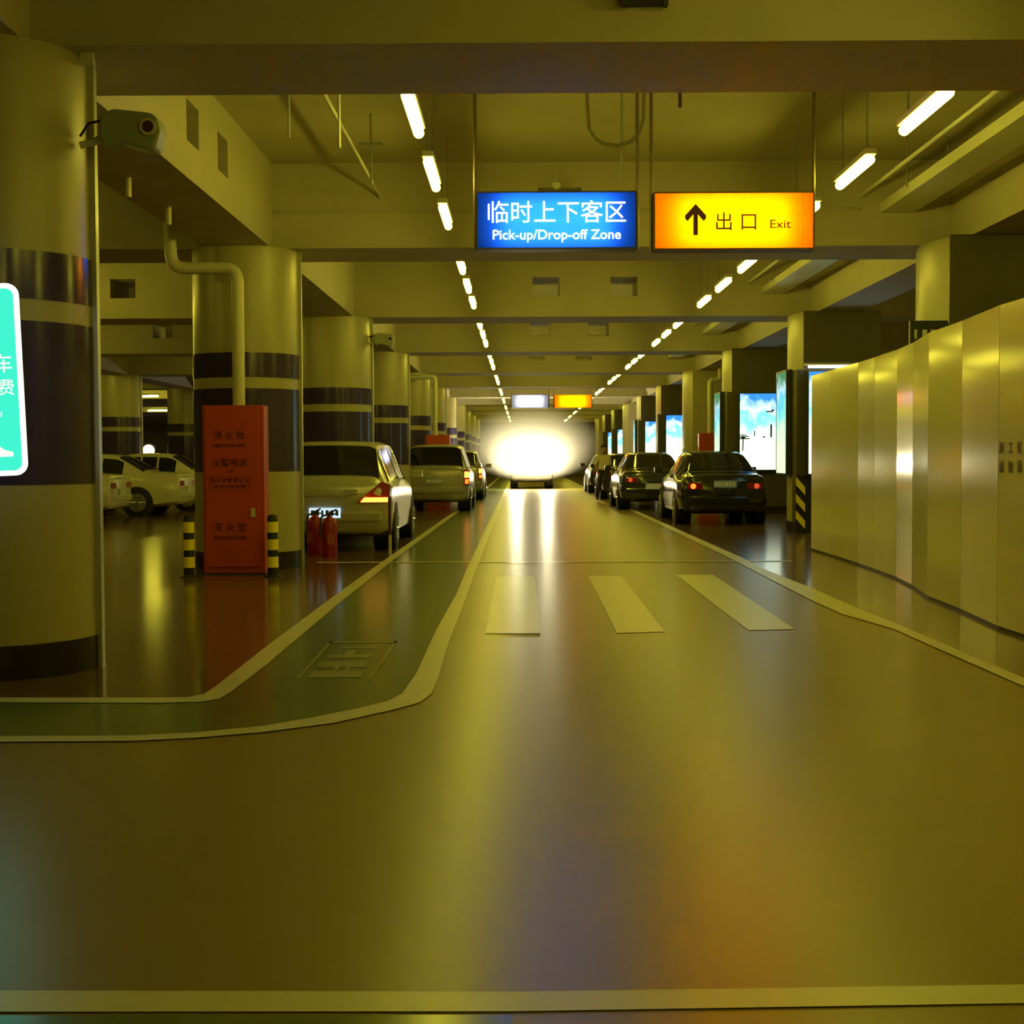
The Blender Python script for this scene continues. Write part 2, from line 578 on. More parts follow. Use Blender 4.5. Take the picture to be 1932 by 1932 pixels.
# dark palm and figures printed on the near poster
FIG = mat('poster_ink', (0.02, 0.06, 0.05), 0.5)
t4 = ad_fig[4]
for (x, z, w, h) in ((.24, .92, .04, .30), (-.14, .86, .025, .12), (.08, .78, .06, .03), (.20, 1.36, .16, .03), (.28, 1.39, .06, .03)):
    MB().box(x - w / 2, x + w / 2, -.008, -.0045, z - h / 2, z + h / 2).build('printed_figure', FIG, t4)
mb = MB()
for k in range(7):
    a = k * math.pi / 6
    mb.tube([(-.40, -.006, .74), (-.40 + .10 * math.cos(a), -.006, .74 + .11 * math.sin(a)), (-.40 + .15 * math.cos(a), -.006, .74 + .08 * math.sin(a))], .014, 6)
mb.tube([(-.41, -.006, .46), (-.40, -.006, .74)], .016, 6)
mb.build('printed_palm', FIG, t4)
# side light boxes on the lane faces
def side_box(n, z0, z1, label, seed):
    t = thing('side_light_box', label, 'light box', (XC - .10, n * D - .42 + .42, z0), group='lit panels on the lane side of the columns')
    h = z1 - z0
    MB().box(0.015, .095, 0, .95, 0, h).build('casing', STRUCT_FRAME, t)
    b = MB()
    b.box(-.01, .015, 0, .95, h - .03, h).box(-.01, .015, 0, .95, 0, .03).box(-.01, .015, 0, .03, .03, h - .03).box(-.01, .015, .92, .95, .03, h - .03)
    b.build('frame', STRUCT_FRAME, t)
    MB().box(-.004, .014, .03, .92, .03, h - .03).build('poster_face', poster('side_poster_print', seed, 1.0, (0.1, .3, .12)), t)
    return t
side_box(3, 1.0, 2.85, 'narrow lit panel on the side of the column beside the hoarding end', 3.3)
side_box(4, 1.0, 2.85, 'narrow lit panel on the column side behind the black sedan', 5.1)
side_box(7, 1.0, 2.85, 'narrow lit panel on a column side far along the right', 8.1)
# top lamp over the half hidden poster
t = thing('poster_lamp', 'bright white lamp over the poster at the hoarding end', 'lamp', (XC + .62, 3 * D - .75, 2.84))
MB().box(-.55, .55, -.06, .10, .03, .06).build('hood', LGREY, t)
MB().tube([(-.5, 0, 0.005), (.5, 0, 0.005)], .022, 10).build('tube', emis('white_tube', (1, .95, .7), 7.0), t, smooth=True)
MB().box(-.02, .02, .10, .33, .035, .055).build('bracket', GREY, t)
# hazard corner guard
t = thing('corner_guard', 'black and yellow striped corner guard on the column beside the hoarding', 'corner guard', (XC, 3 * D - .42, 0))
MB().box(-.03, .30, -.062, -.034, .0, 1.0).build('guard_plate', BLACK, t)
for k in range(3):
    z = .20 + k * .29
    mb = MB()
    mb.add([(-.028, -.066, z + .20), (.13, -.066, z + .02), (.13, -.066, z - .12), (-.028, -.066, z + .06), (-.028, -.060, z + .20), (.13, -.060, z + .02), (.13, -.060, z - .12), (-.028, -.060, z + .06)],
           [(0, 1, 2, 3), (7, 6, 5, 4), (0, 4, 5, 1), (1, 5, 6, 2), (2, 6, 7, 3), (3, 7, 4, 0)])
    mb.build('yellow_stripe', YEL, t)

# ------------------------------------------------------------------ ceiling lamps
LZ = 3.87
def lamp_proto():
    t = thing('batten_lamp', 'lamp', 'ceiling lamp')
    MB().box(-.05, .05, -.60, .60, .04, .09).build('housing', LGREY, t, bev=.006)
    MB().tube([(0, -.56, 0), (0, .56, 0)], .042, 14).build('tube', TUBE, t, smooth=True)
    for y in (-.45, .45):
        MB().tube([(0, y, .09), (0, y, CEI - LZ - .002)], .008, 6).build('hanger_rod', GREY, t)
    return t
lp = lamp_proto()
first = [True]
def lamp(x, y, label, group):
    if first[0]:
        lp.location = (x, y, LZ); lp['label'] = label; lp['group'] = group
        first[0] = False
        return lp
    return dup(lp, (x, y, LZ), label=label, group=group)
OFF = (2.26, 4.42, 6.57)
for side, x, lx in (('left', -.80, 'left'), ('right', 3.0, 'right')):
    k = 0
    for n in range(-1, 12):
        for j, of in enumerate(OFF):
            y = n * D + of
            if n <= 0 and side == 'left': continue
            if n <= 0:
                lamp(x, y, 'fluorescent batten lamp in the bay over the viewer', 'lamps over the viewer')
                continue
            k += 1
            lamp(x, y, '%s fluorescent lamp from the viewer in the %s lane row' % (ordn(k), lx), 'lamps in the %s lane row' % lx)
LX = [(-7.6, 12.4), (-7.6, 14.6), (-7.7, 18.6), (-7.8, 20.4), (-7.9, 22.4), (-10.8, 26.8), (-10.9, 29.6), (-7.2, 35.0), (-12.6, 35.2), (-7.2, 38.0), (-12.8, 38.0), (-15.4, 43.5), (-15.6, 46.4)]  # added unseen lamps that brighten the left bays, kept behind columns
for k, (x, y) in enumerate(LX):
    lamp(x, y, '%s added fluorescent lamp brightening the left bays, hidden behind the columns' % ordn(k + 1), 'added lamps over the left bays').rotation_euler = (0, 0, math.pi / 2)
lamp(1.6, 4.6, 'added crosswise fluorescent lamp over the viewer, brightening the nearest beam', 'lamps over the viewer').rotation_euler = (0, 0, math.pi / 2)  # extra unseen lamp, added to brighten the nearest beam face
for n in (0, 1, 2):
    lamp(7.6, n * D + 4.3, '%s fluorescent lamp behind the right columns' % ordn(n + 1), 'lamps behind the right columns')
for i, (px, py) in enumerate(((275, 745), (306, 748), (297, 772))):
    Yd = (LZ - CAMH) * F / (864 - py)
    p = at(px, py, Yd)
    q = dup(lp, (p.x, p.y, LZ), rz=math.pi / 2 - .3, label='%s of three small lamps glowing over the far left bays' % ordn(i + 1), group='far left lamps')
q = at(578, 736, 50)
dup(lp, (q.x, 50, LZ), rz=math.pi / 2 - .3, label='single small lamp glowing just right of the cabinet column', group='far left lamps')

# ------------------------------------------------------------------ hanging signs
YACR = translucent('yellow_acrylic', (0.95, 0.50, 0.010))
BACR = translucent('blue_acrylic', (0.080, 0.29, 0.80))
BACR_WHITENED = translucent('whitened_blue_acrylic', (0.85, 0.85, 0.95))  # far blue sign: its overexposed white is put into the face colour
SIGNT = emis('sign_tube', (1.0, 0.98, 0.92), 260.0)
SIGNT_B = emis('sign_tube_cool', (0.95, 0.98, 1.0), 85.0)
BRN = mat('sign_print_brown', (0.09, 0.025, 0.004), 0.6)
WLET = emis('lit_white_lettering', (1, 1, 1), 1.6)
SW, SH, SD = 1.40, 0.50, 0.22
def light_sign(name, label, loc, face, tubes, white=False):
    t = thing(name, label, 'hanging sign', loc)
    w, h = SW / 2, SH / 2
    mb = MB()
    mb.box(-w, w, .0, SD, h - .012, h).box(-w, w, .0, SD, -h, -h + .012)
    mb.box(-w, -w + .012, 0, SD, -h + .012, h - .012).box(w - .012, w, 0, SD, -h + .012, h - .012)
    mb.box(-w + .012, w - .012, SD - .012, SD, -h + .012, h - .012)
    mb.build('casing', DGREY if face is not YACR else mat('brown_casing', (.12, .05, .01), .5), t)
    MB().box(-w + .012, w - .012, .004, .008, -h + .012, h - .012).build('lit_face', face, t)
    for z in (-.13, 0, .13):
        MB().tube([(-w + .21, .09, z), (w - .21, .09, z)], .014, 8).build('lamp_tube', tubes, t, smooth=True)
    for x in (-w - .012, w + .012):
        MB().tube([(x, SD / 2, -h), (x, SD / 2, CEI - loc[2] - .003)], .016, 8).build('hanger_rod', mat('bronze_rod', (.16, .12, .06), .4, metal=.4), t)
    return t
pb = at(1050, 415, 12.0)
py_ = at(1385, 416, 12.0)
s1 = light_sign('direction_sign', 'lit blue hanging sign with white lettering, near the viewer', (pb.x, 12.0, pb.z), BACR, SIGNT_B)
text_mesh('临时上下客区', .205, WLET, s1, 'lettering', (0.0, -.001, .055), bold=.0008, depth=.003, sx=1.0)
text_mesh('Pick-up/Drop-off Zone', .118, WLET, s1, 'lettering', (0.0, -.001, -.13), bold=.0015, depth=.003, sx=1.03)
s2 = light_sign('exit_sign', 'lit yellow hanging exit sign with brown arrow, near the viewer', (py_.x, 12.0, py_.z), YACR, SIGNT)
mb = MB()
ax, az = -.335, .0
ar = [(-.02, -.135), (.02, -.135), (.02, .045), (.07, -.015), (.092, .01), (.092, .035), (0, .135), (-.092, .035), (-.092, .01), (-.07, -.015), (-.02, .045)]
me_pts = [(ax + p[0], p[1] + .01) for p in ar]
vs = [(p[0], -.003, p[1]) for p in me_pts] + [(p[0], .003, p[1]) for p in me_pts]
n_ = len(me_pts)
mb.add(vs, [tuple(range(n_)), tuple(range(2 * n_ - 1, n_ - 1, -1))] + [(i, (i + 1) % n_, n_ + (i + 1) % n_, n_ + i) for i in range(n_)])
mb.build('arrow', BRN, s2)
text_mesh('出 口', .17, BRN, s2, 'lettering', (.02, .001, -.02), depth=.003)
text_mesh('Exit', .105, BRN, s2, 'lettering', (.40, .001, -.035), depth=.003, sx=1.15)
pb2, py2 = at(1000, 757, 51.0), at(1081, 757, 51.0)
light_sign('direction_sign', 'small distant blue lit hanging sign far down the lane, overexposure painted as a white face', (pb2.x, 51.0, pb2.z), BACR_WHITENED, SIGNT_B)
light_sign('exit_sign', 'small distant yellow lit hanging sign far down the lane', (py2.x, 51.0, py2.z), YACR, SIGNT)

# ------------------------------------------------------------------ teal light sign on the nearest column
TW, TH = .95, 1.10
tp = at(54, 902, 7.78)
t = thing('teal_light_sign', 'lit teal sign with white border on the nearest column at the left edge', 'sign', (tp.x - TW / 2 - .02, 7.80, tp.z), rz=math.radians(3))
t.rotation_euler = (0, -.036, math.radians(4))
def rrect(w, h, r, n=6):
    out = []
    for cx, cz, a0 in ((w - r, h - r, 0), (-w + r, h - r, 90), (-w + r, -h + r, 180), (w - r, -h + r, 270)):
        for k in range(n + 1):
            a = math.radians(a0 + 90 * k / n)
            out.append((cx + r * math.cos(a), cz + r * math.sin(a)))
    return out
def rpanel(w, h, r, y0, y1, zc):
    p = rrect(w, h, r)
    n = len(p)
    vs = [(a, y0, b + zc) for a, b in p] + [(a, y1, b + zc) for a, b in p]
    return MB().add(vs, [tuple(range(n)), tuple(range(2 * n - 1, n - 1, -1))] + [(i, (i + 1) % n, n + (i + 1) % n, n + i) for i in range(n)])
LEAN = 0
rpanel(TW / 2 - .035, TH / 2 - .02, .07, .012, .11, TH / 2).build('casing', LGREY, t)
rpanel(TW / 2, TH / 2, .07, 0, .012, TH / 2).build('white_border', emis('teal_sign_border', (1, 1, .88), 1.15), t)
rpanel(TW / 2 - .03, TH / 2 - .03, .045, -.004, 0, TH / 2).build('teal_face', emis('teal_lit_face', (0.055, 0.95, 0.66), 0.98), t)
WS = emis('teal_sign_lettering', (1, 1, .85), 1.1)
text_mesh('停 车', .115, WS, t, 'lettering', (TW / 2 - .05, -.006, .635), align='RIGHT', bold=.0)
text_mesh('缴费', .10, WS, t, 'lettering', (TW / 2 - .045, -.006, .50), align='RIGHT', bold=.0)
text_mesh('处。', .10, WS, t, 'lettering', (TW / 2 - .06, -.006, .375), align='RIGHT', bold=.0)
cp = [(-.42, .11), (.40, .11), (.40, .135), (.35, .15), (.30, .19), (.20, .23), (.02, .23), (-.10, .17), (-.42, .16)]
n_ = len(cp)
MB().add([(a, -.006, b) for a, b in cp] + [(a, -.0042, b) for a, b in cp], [tuple(range(n_)), tuple(range(2 * n_ - 1, n_ - 1, -1))] + [(i, (i + 1) % n_, n_ + (i + 1) % n_, n_ + i) for i in range(n_)]).build('car_pictogram', WS, t)
# floor lamp reflection source is the sign itself; bracket to the column
MB().box(-.3, .3, .11, .30, .3, .8).build('bracket', GREY, t)

# ------------------------------------------------------------------ camera housing on the column
def cctv(label, loc, rz, sc=1.0):
    t = thing('security_camera', label, 'security camera', loc, rz=rz)
    t.scale = (sc, sc, sc)
    # body along +X, lens at +X end, bracket towards -X
    mb = MB()
    prof = [(-.20, .10), (-.17, .135), (.10, .15), (.19, .13), (.215, .09)]
    pl = [(-.20, -.06), (-.19, .09), (-.10, .13), (.16, .10), (.21, .06), (.225, -.02), (.19, -.14), (.15, -.16), (-.06, -.10), (-.17, -.13)]
    n = len(pl)
    mb.add([(a, -.10, b) for a, b in pl] + [(a, .10, b) for a, b in pl], [tuple(range(n)), tuple(range(2 * n - 1, n - 1, -1))] + [(i, (i + 1) % n, n + (i + 1) % n, n + i) for i in range(n)])
    mb.build('housing', mat('camera_housing', (.30, .33, .24), .5), t, bev=.02)
    MB().lathe([(.045, -.115), (.058, -.115), (.058, -.095), (.045, -.095)], (.145, 0, .0), 'Y', 20).build('lens_ring', LGREY, t, smooth=True)
    MB().lathe([(.040, -.118), (.040, -.10)], (.145, 0, .0), 'Y', 20).build('lens', mat('lens_glass', (.06, .02, .015), .1), t, smooth=True)
    MB().tube([(-.17, 0, -.02), (-.26, 0, -.08), (-.36, 0, -.10)], .025, 10).build('bracket_arm', LGREY, t, smooth=True)
    MB().tube([(-.15, 0, .08), (-.30, 0, .05), (-.36, 0, -.04)], .010, 8).build('cable', BLACK, t, smooth=True)
    return t
p = at(248, 246, 8.45)
cctv('grey camera housing on a bracket at the top of the nearest column', p, 0, 0.88)
p = at(722, 640, 24.5)
cctv('small camera housing on the third left column', (p.x + .02, 24.5, p.z), 0, .85)
p = at(166, 112, 8.5)
tag(MB().box(-.04, .04, 0, .03, -.04, .04).build('junction_box', LGREY), 'small pale junction box above the nearest column', 'junction box').location = (p.x, 8.47, p.z)
p = at(1218, 2, 8.2)
t = thing('ceiling_fixture', 'dark fixture at the top edge on the nearest beam', 'fixture', (p.x, 8.165, p.z + .02))
MB().box(-.13, .13, 0, .16, -.015, .10).build('body', DGREY, t, bev=.01)
for x in (-.12, .12):
    MB().box(x - .015, x + .015, .02, .10, -.04, -.015).build('lug', DGREY, t)

# ------------------------------------------------------------------ pipes and conduits
def bend(pts, r=0.10, n=5):
    pts = [Vector(p) for p in pts]
    out = [pts[0]]
    for a, b, c in zip(pts, pts[1:], pts[2:]):
        u, w = (a - b).normalized(), (c - b).normalized()
        for k in range(n + 1):
            s = k / n
            out.append((b + u * r).lerp(b, s).lerp(b.lerp(b + w * r, s), s))
    out.append(pts[-1])
    return out
YC = 15.66
def pipe(pts, r, name, label, m=LGREY, cat='pipe', br=.12, group=None):
    o = MB().tube(bend(pts, br) if len(pts) > 2 else pts, r, 14).build(name, m, smooth=True)
    return tag(o, label, cat, group)
CABT = 1.93
pa = at(448, 505, YC)
pipe([(pa.x, YC, CABT), (pa.x, YC, 3.50), (-3.99, YC, 3.50), (-4.03, YC - .1, CEI)], .070, 'fire_pipe', 'fat white pipe rising from the red fire cabinet and bending left', br=.16)
for i, (px, py, Y) in enumerate(((242, 372, 12.2), (318, 424, 13.6))):
    p = at(px, py, Y)
    tag(MB().tube([(0, 0, 0), (0, 0, SOF - p.z)], .030, 12).build('pipe_stub', LGREY, smooth=True),
        ('nearer' if i == 0 else 'farther') + ' short white pipe stub hanging under the left beam', 'pipe', 'pipe stubs under the left beam').location = p
pipe([(-1.67, 9.50, 4.42), (-1.67, 16.31, 4.42)], .018, 'conduit', 'thin conduit slanting away under the ceiling, left of the lamps', cat='conduit')
for i, px in enumerate((545, 640, 700)):
    Y = (11.0, 10.2, 14.0)[i]
    p = at(px, 200 if i == 0 else (215 if i == 1 else 300), Y)
    tag(MB().tube([(0, 0, -.25), (0, 0, CEI - p.z - .003)], .012, 6).build('hanger_rod', GREY), ['first', 'second', 'third'][i] + ' thin rod hanging from the ceiling left of the lamps', 'rod', 'thin rods left of the lamps').location = p
p = at(700, 272, 14.0)
tag(MB().box(-.12, .12, -.02, .02, -.012, .012).build('cross_arm', GREY), 'short crossbar at the end of a hanging rod, left of the lamps', 'bracket').location = (p.x, 14.0, p.z)
# beam face conduits
Z = at(700, 398, 16.28).z
pipe([(-2.9, 16.30, Z), (4.0, 16.30, Z)], .014, 'conduit', 'thin conduit across the second cross beam', m=CONC, cat='conduit')
# curved cable beside the signs
pts = [at(x, y, 12.6) for x, y in ((1107, 150), (1107, 170), (1108, 200), (1111, 245), (1122, 262), (1140, 272), (1165, 275), (1190, 268), (1207, 250), (1214, 225), (1215, 150))]
pts[0].z = CEI - .002
pts[-1].z = CEI - .002
o = MB().tube(pts, .018, 10).build('cable', mat('grey_cable', (.22, .19, .11), .5), smooth=True)
tag(o, 'looped cable hanging from the ceiling above the blue sign', 'cable')
p = at(1173, 340, 12.7)
q = at(1173, 262, 12.7)
tag(MB().tube([(0, 0, 0), (0, 0, CEI - p.z - .003)], .012, 8).build('sprinkler_rod', GREY), 'thin rod dropping behind the blue sign', 'rod').location = (p.x, 12.7, p.z)
p = at(1050, 350, 16.23)
t = thing('smoke_detector', 'tiny white detector above the blue sign', 'detector', (p.x, 16.23, p.z))
MB().lathe([(.015, .05), (.05, .03), (.055, -.01), (.03, -.04), (.01, -.05)], n=16).build('dome', mat('white_plastic', (.8, .8, .75), .4), t, smooth=True)
MB().tube([(0, 0, .04), (0, 0, .16), (0, .1, .18)], .010, 8).build('stem', LGREY, t)
p = at(1283, 180, 10.5)
tag(MB().tube([(0, 0, -.09), (0, 0, CEI - p.z - .003)], .014, 8).build('sprinkler', DGREY), 'short dark sprinkler drop above the yellow sign', 'sprinkler').location = (p.x, 10.5, p.z)
# right cable trays
def tray(n):
    y0, y1 = n * D + BO + BW + .01, (n + 1) * D + BO - .01
    t = thing('cable_tray', '%s length of pale cable tray along the right ceiling' % ordn(n), 'cable tray', (4.45, y0, 4.20), group='cable trays on the right')
    L = y1 - y0
    MB().box(-.20, .20, 0, L, 0, .02).box(-.20, -.18, 0, L, .02, .12).box(.18, .20, 0, L, .02, .12).build('tray', LGREY, t)
    for x, r in ((-.10, .035), (.0, .03), (.10, .04)):
        MB().tube([(x, 0, .02 + r), (x, L, .02 + r)], r, 8).build('cable', mat('tray_cable', (.30, .28, .2), .6), t, smooth=True)
    for y in (1.2, L - 1.2):
        MB().tube([(-.22, y, .06), (-.22, y, CEI - 4.2 - .003)], .009, 6).build('hanger_rod', GREY, t)
        MB().tube([(.22, y, .06), (.22, y, CEI - 4.2 - .003)], .009, 6).build('hanger_rod', GREY, t)
    pipe([(4.02, y0, 4.40), (4.02, y1, 4.40)], .022, 'conduit', '%s length of thin conduit beside the right cable tray' % ordn(n), cat='conduit', group='conduits on the right')
for n in range(1, 5):
    tray(n)

# ------------------------------------------------------------------ fire cabinets
def cabinet(label, loc, w=.70, h=CABT, lettered=True):
    t = thing('fire_cabinet', label, 'fire cabinet', loc, group='red fire cabinets')
    MB().box(-w / 2, w / 2, 0, .28, .02, h).build('body', RED, t, bev=.006)
    MB().box(-w / 2 + .03, w / 2 - .06, -.018, .0, .09, h - .05).build('door', RED, t, bev=.004)
    MB().box(-w / 2 - .01, w / 2 + .01, -.01, .29, 0, .02).build('base', DGREY, t)
    MB().box(w / 2 - .155, w / 2 - .105, -.036, -.018, .66, .76).build('handle', mat('pale_handle', (.62, .58, .30), .35), t, bev=.004)
    if lettered:
        for b, s, z, sx in (('消 火 栓', .10, 1.585, 1), ('FIRE HYDRANT', .055, 1.47, 1), ('火警电话', .10, 1.27, 1), ('119', .05, 1.18, 1), ('消 火 栓 使 用 方 法', .05, 1.075, 1), ('USE IN CASE OF FIRE', .04, 1.01, 1), ('灭 火 器', .105, .535, 1), ('EXTINGUISHER', .055, .425, 1)):
            text_mesh(b, s, REDTXT, t, 'lettering', (-.04, -.020, z), depth=.001, sx=sx, bold=.001)
        mb = MB()
        mb.box(-.27, -.265, -.0195, -.018, .97, 1.12).box(.185, .19, -.0195, -.018, .97, 1.12).box(-.27, .19, -.0195, -.018, 1.115, 1.12).box(-.27, .19, -.0195, -.018, .97, .975)
        mb.build('instruction_frame', REDTXT, t)
    return t
p = at(443, 1083, 15.5)
cabinet('tall red fire cabinet with dark lettering before the second column', (p.x, 15.50, 0), w=.70)
cabinet('small distant red fire cabinet beyond the parked vans', (-2.42, 39.3, 0), h=1.98, lettered=False)
cabinet('distant red fire cabinet before a tan column, above the black sedan', (5.28, 38.6, 0), w=.56, h=2.0, lettered=False)
pipe([(-2.50, 39.45, 1.98), (-2.50, 39.45, 3.66), (-3.2, 39.45, 3.66)], .07, 'fire_pipe', 'distant white pipe rising from the red cabinet beyond the parked vans')
pipe([(5.33, 38.75, 2.0), (5.33, 38.75, 3.5), (5.62, 38.75, 3.5), (5.62, 38.75, SOF - .002)], .075, 'fire_pipe', 'distant white pipe rising from the red cabinet on the right')

# bollards
def bollard(label, loc):
    t = thing('bollard', label, 'bollard', loc, group='bollards beside the fire cabinet')
    MB().lathe([(.058, 0), (.058, .66), (.045, .69), (.02, .70)], n=24).build('post', BLACK, t, smooth=True)
    MB().lathe([(.10, 0), (.10, .015), (.06, .03)], n=24).build('base_plate', DGREY, t, smooth=True)
    for z in (.17, .365, .56):
        arc_band(.063, z - .06, z + .06, n=24).build('yellow_band', YEL, t, smooth=True)
    return t
for px, lab in ((357, 'black bollard with yellow bands left of the red fire cabinet'), (515, 'black bollard with yellow bands right of the red fire cabinet')):
    p = at(px, 1080, 15.2)
    bollard(lab, (p.x, 15.2, 0))

# fire extinguishers on the floor by the second column
def extinguisher(label, loc, rz):
    t = thing('fire_extinguisher', label, 'fire extinguisher', loc, rz=rz)
    MB().lathe([(.10, 0), (.105, .02), (.105, .44), (.09, .50), (.04, .54), (.03, .56)], n=28).build('cylinder', EXTRED, t, smooth=True)
    MB().lathe([(.022, .56), (.022, .60)], n=14).build('valve', DGREY, t)
    MB().tube([(0, 0, .60), (.10, 0, .64)], .012, 8).tube([(0, 0, .58), (.11, 0, .58)], .010, 8).build('handle', BLACK, t)
    MB().tube(bend([(0, -.02, .58), (-.12, -.02, .55), (-.135, -.02, .25)], .05), .013, 8).build('hose', BLACK, t, smooth=True)
    MB().box(-.05, .05, -.109, -.10, .18, .32).build('paper_label', mat('extinguisher_label', (.35, .06, .03), .5), t)
    return t
p = at(622, 1046, 18.2)
extinguisher('red fire extinguisher standing behind the silver minivan, right of the second column', (p.x, 18.2, 0), 0.3)
p = at(601, 1040, 18.45)
extinguisher('second red fire extinguisher, half hidden beside the other one', (p.x - .06, 18.55, 0), -0.6)
# slim post behind the minivan
p = at(739, 1029, 20.6)
t = thing('slim_post', 'slim dark post with pale foot beside the silver minivan', 'post', (-1.80, 18.55, 0))
MB().tube([(0, 0, .0), (0, 0, .28)], .022, 10).build('foot', LGREY, t, smooth=True)
MB().tube([(0, 0, .28), (0, 0, .80)], .022, 10).build('pole', mat('brown_post', (.12, .03, .02), .4), t, smooth=True)

# ------------------------------------------------------------------ construction hoarding on the right
fpts = [Vector((x, y, 0)) for x, y in ((4.083, 19.3), (4.083, 18.04), (4.083, 16.64), (4.056, 15.76), (4.012, 14.66), (3.924, 13.75), (3.760, 12.68), (3.712, 11.57), (3.617, 10.40), (3.634, 9.75), (3.652, 9.0), (3.677, 8.2))]
def crom(P, i, u):
    p0, p1, p2, p3 = P[i] * 2 - P[i + 1], P[i], P[i + 1], P[i + 1] * 2 - P[i]
    return 0.5 * ((2 * p1) + (p2 - p0) * u + (2 * p0 - 5 * p1 + 4 * p2 - p3) * u * u + (3 * p1 - p0 - 3 * p2 + p3) * u ** 3)
hd = thing('construction_hoarding', 'curved pale panel hoarding along the right side of the lane', 'hoarding', (0, 0, 0))
HH = 2.46
for i in range(len(fpts) - 1):
    line = [crom(fpts, i, k / 8) for k in range(9)]
    L = (line[-1] - line[0]).length
    g = .012 / max(L, .1)
    line = [crom(fpts, i, g / 2 + (1 - g) * k / 8) for k in range(9)]
    nr = []
    for k in range(9):
        d = (line[min(k + 1, 8)] - line[max(k - 1, 0)]).normalized()
        nr.append(Vector((-d.y, d.x, 0)))
    if nr[0].x < 0: nr = [-v for v in nr]
    poly = [(p.x, p.y) for p in line] + [((p + n * .035).x, (p + n * .035).y) for p, n in reversed(list(zip(line, nr)))]
    MB().prism(poly, .03, HH).build('panel', FENCE, hd, smooth=True)
    poly2 = [((p + n * .012).x, (p + n * .012).y) for p, n in zip(line, nr)] + [((p + n * .05).x, (p + n * .05).y) for p, n in reversed(list(zip(line, nr)))]
    MB().prism(poly2, 0, .03).build('bottom_rail', DGREY, hd)
    poly3 = [((p + n * .040).x, (p + n * .040).y) for p, n in zip([line[-1], line[-1] + (line[-1] - line[-2]).normalized() * .05], [nr[-1]] * 2)] + [((p + n * .09).x, (p + n * .09).y) for p, n in zip([line[-1] + (line[-1] - line[-2]).normalized() * .05, line[-1]], [nr[-1]] * 2)]
    MB().prism(poly3, 0, HH - .1).build('stud', GREY, hd)
# lettering on the hoarding
RT = mat('brown_lettering', (.14, .07, .015), .5)
for body, py0 in (('施工区域', 846), ('请勿靠近', 882)):
    for k, ch in enumerate(body):
        u = .11 + k * .27
        c_ = crom(fpts, 8, u)
        dv = (crom(fpts, 8, u + .05) - crom(fpts, 8, u - .05)).normalized()
        nv = Vector((-dv.y, dv.x, 0))
        if nv.x > 0: nv = -nv
        tm = text_mesh(ch, .098, RT, None, 'lettering', (0, 0, 0), depth=.0012, bold=.001)
        tm.data.transform(Matrix.Translation(c_ + nv * .004 + Vector((0, 0, at(1900, py0, c_.y).z))) @ Matrix.Rotation(math.atan2(dv.y, dv.x), 4, 'Z'))
        tm.parent = hd
# small dark sign and its lamp behind the hoarding
p = at(1722, 640, 16.6)
t = thing('dark_hanging_sign', 'dark hanging sign with pale marks above the hoarding top', 'hanging sign', (4.50, 15.2, 2.66))
MB().box(-.2, .22, 0, .06, -.14, .16).build('board', mat('dark_board', (.03, .035, .025), .3), t)
for x, w in ((-.14, .03), (-.04, .05), (.05, .05)):
    MB().box(x - w / 2, x + w / 2, -.006, -.001, -.04, .06).build('pale_mark', LGREY, t)
MB().box(.10, .62, .06, .39, .02, .06).build('wall_bracket', GREY, t)
p = at(1672, 620, 24.0)
dup(lp, (p.x, 27.2, LZ), label='single lamp glowing above the hoarding, behind the right columns', group='lamps behind the right columns')

# ------------------------------------------------------------------ cars
GLASS = mat('dark_car_glass', (0.012, 0.012, 0.008), 0.06, spec=0.6)
CHROME = mat('chrome', (0.75, 0.75, 0.72), 0.12, metal=1.0)
RIM = mat('alloy_rim', (0.42, 0.42, 0.40), 0.3, metal=0.7)
PLASTIC = mat('black_trim', (0.02, 0.02, 0.018), 0.45)
LRED = mat('red_lens', (0.35, 0.012, 0.008), 0.12, coat=.5)
LAMB = emis('lit_amber_lens', (1.0, 0.42, 0.05), 3.2)
LREDL = emis('lit_red_lens', (1.0, 0.10, 0.01), 4.5)
LDIM = emis('dim_red_lens', (1.0, 0.12, 0.03), 0.75)
CLEAR = mat('clear_lens', (0.7, 0.7, 0.65), 0.08, spec=.8)
PLW = emis('emissive_white_plate', (0.65, 0.85, 1.0), 1.05)  # plate is no lamp; its brightness is put in as emission
PLB = mat('blue_plate', (0.30, 0.40, 0.62), 0.4)
PLM = mat('plate_mark', (0.80, 0.82, 0.80), 0.4)
PLD = mat('plate_dark_mark', (0.06, 0.12, 0.30), 0.4)

# station: y, zlow, half width, belt z, top z, top half width
SEDAN = [(0.00, .40, .72, .74, .86, .66), (.07, .27, .82, .78, .97, .74), (.50, .21, .86, .86, 1.01, .73), (.74, .20, .86, .90, 1.04, .70), (1.34, .19, .86, .93, 1.39, .54), (1.95, .18, .86, .93, 1.44, .55),
         (2.55, .18, .86, .92, 1.40, .55), (3.28, .18, .86, .88, .99, .70), (3.85, .20, .84, .80, .93, .70), (4.30, .26, .79, .70, .80, .66), (4.42, .36, .70, .60, .66, .58)]
VAN = [(0.00, .42, .78, .84, .95, .74), (.05, .30, .87, .88, 1.02, .76), (.12, .26, .89, .90, 1.05, .75), (.40, .22, .90, .93, 1.50, .66), (.75, .20, .90, .94, 1.555, .64), (1.9, .19, .90, .94, 1.57, .64),
       (2.75, .19, .90, .93, 1.53, .64), (3.70, .19, .90, .90, 1.06, .74), (4.25, .22, .87, .82, .94, .72), (4.60, .28, .80, .70, .78, .64), (4.72, .38, .70, .60, .66, .56)]
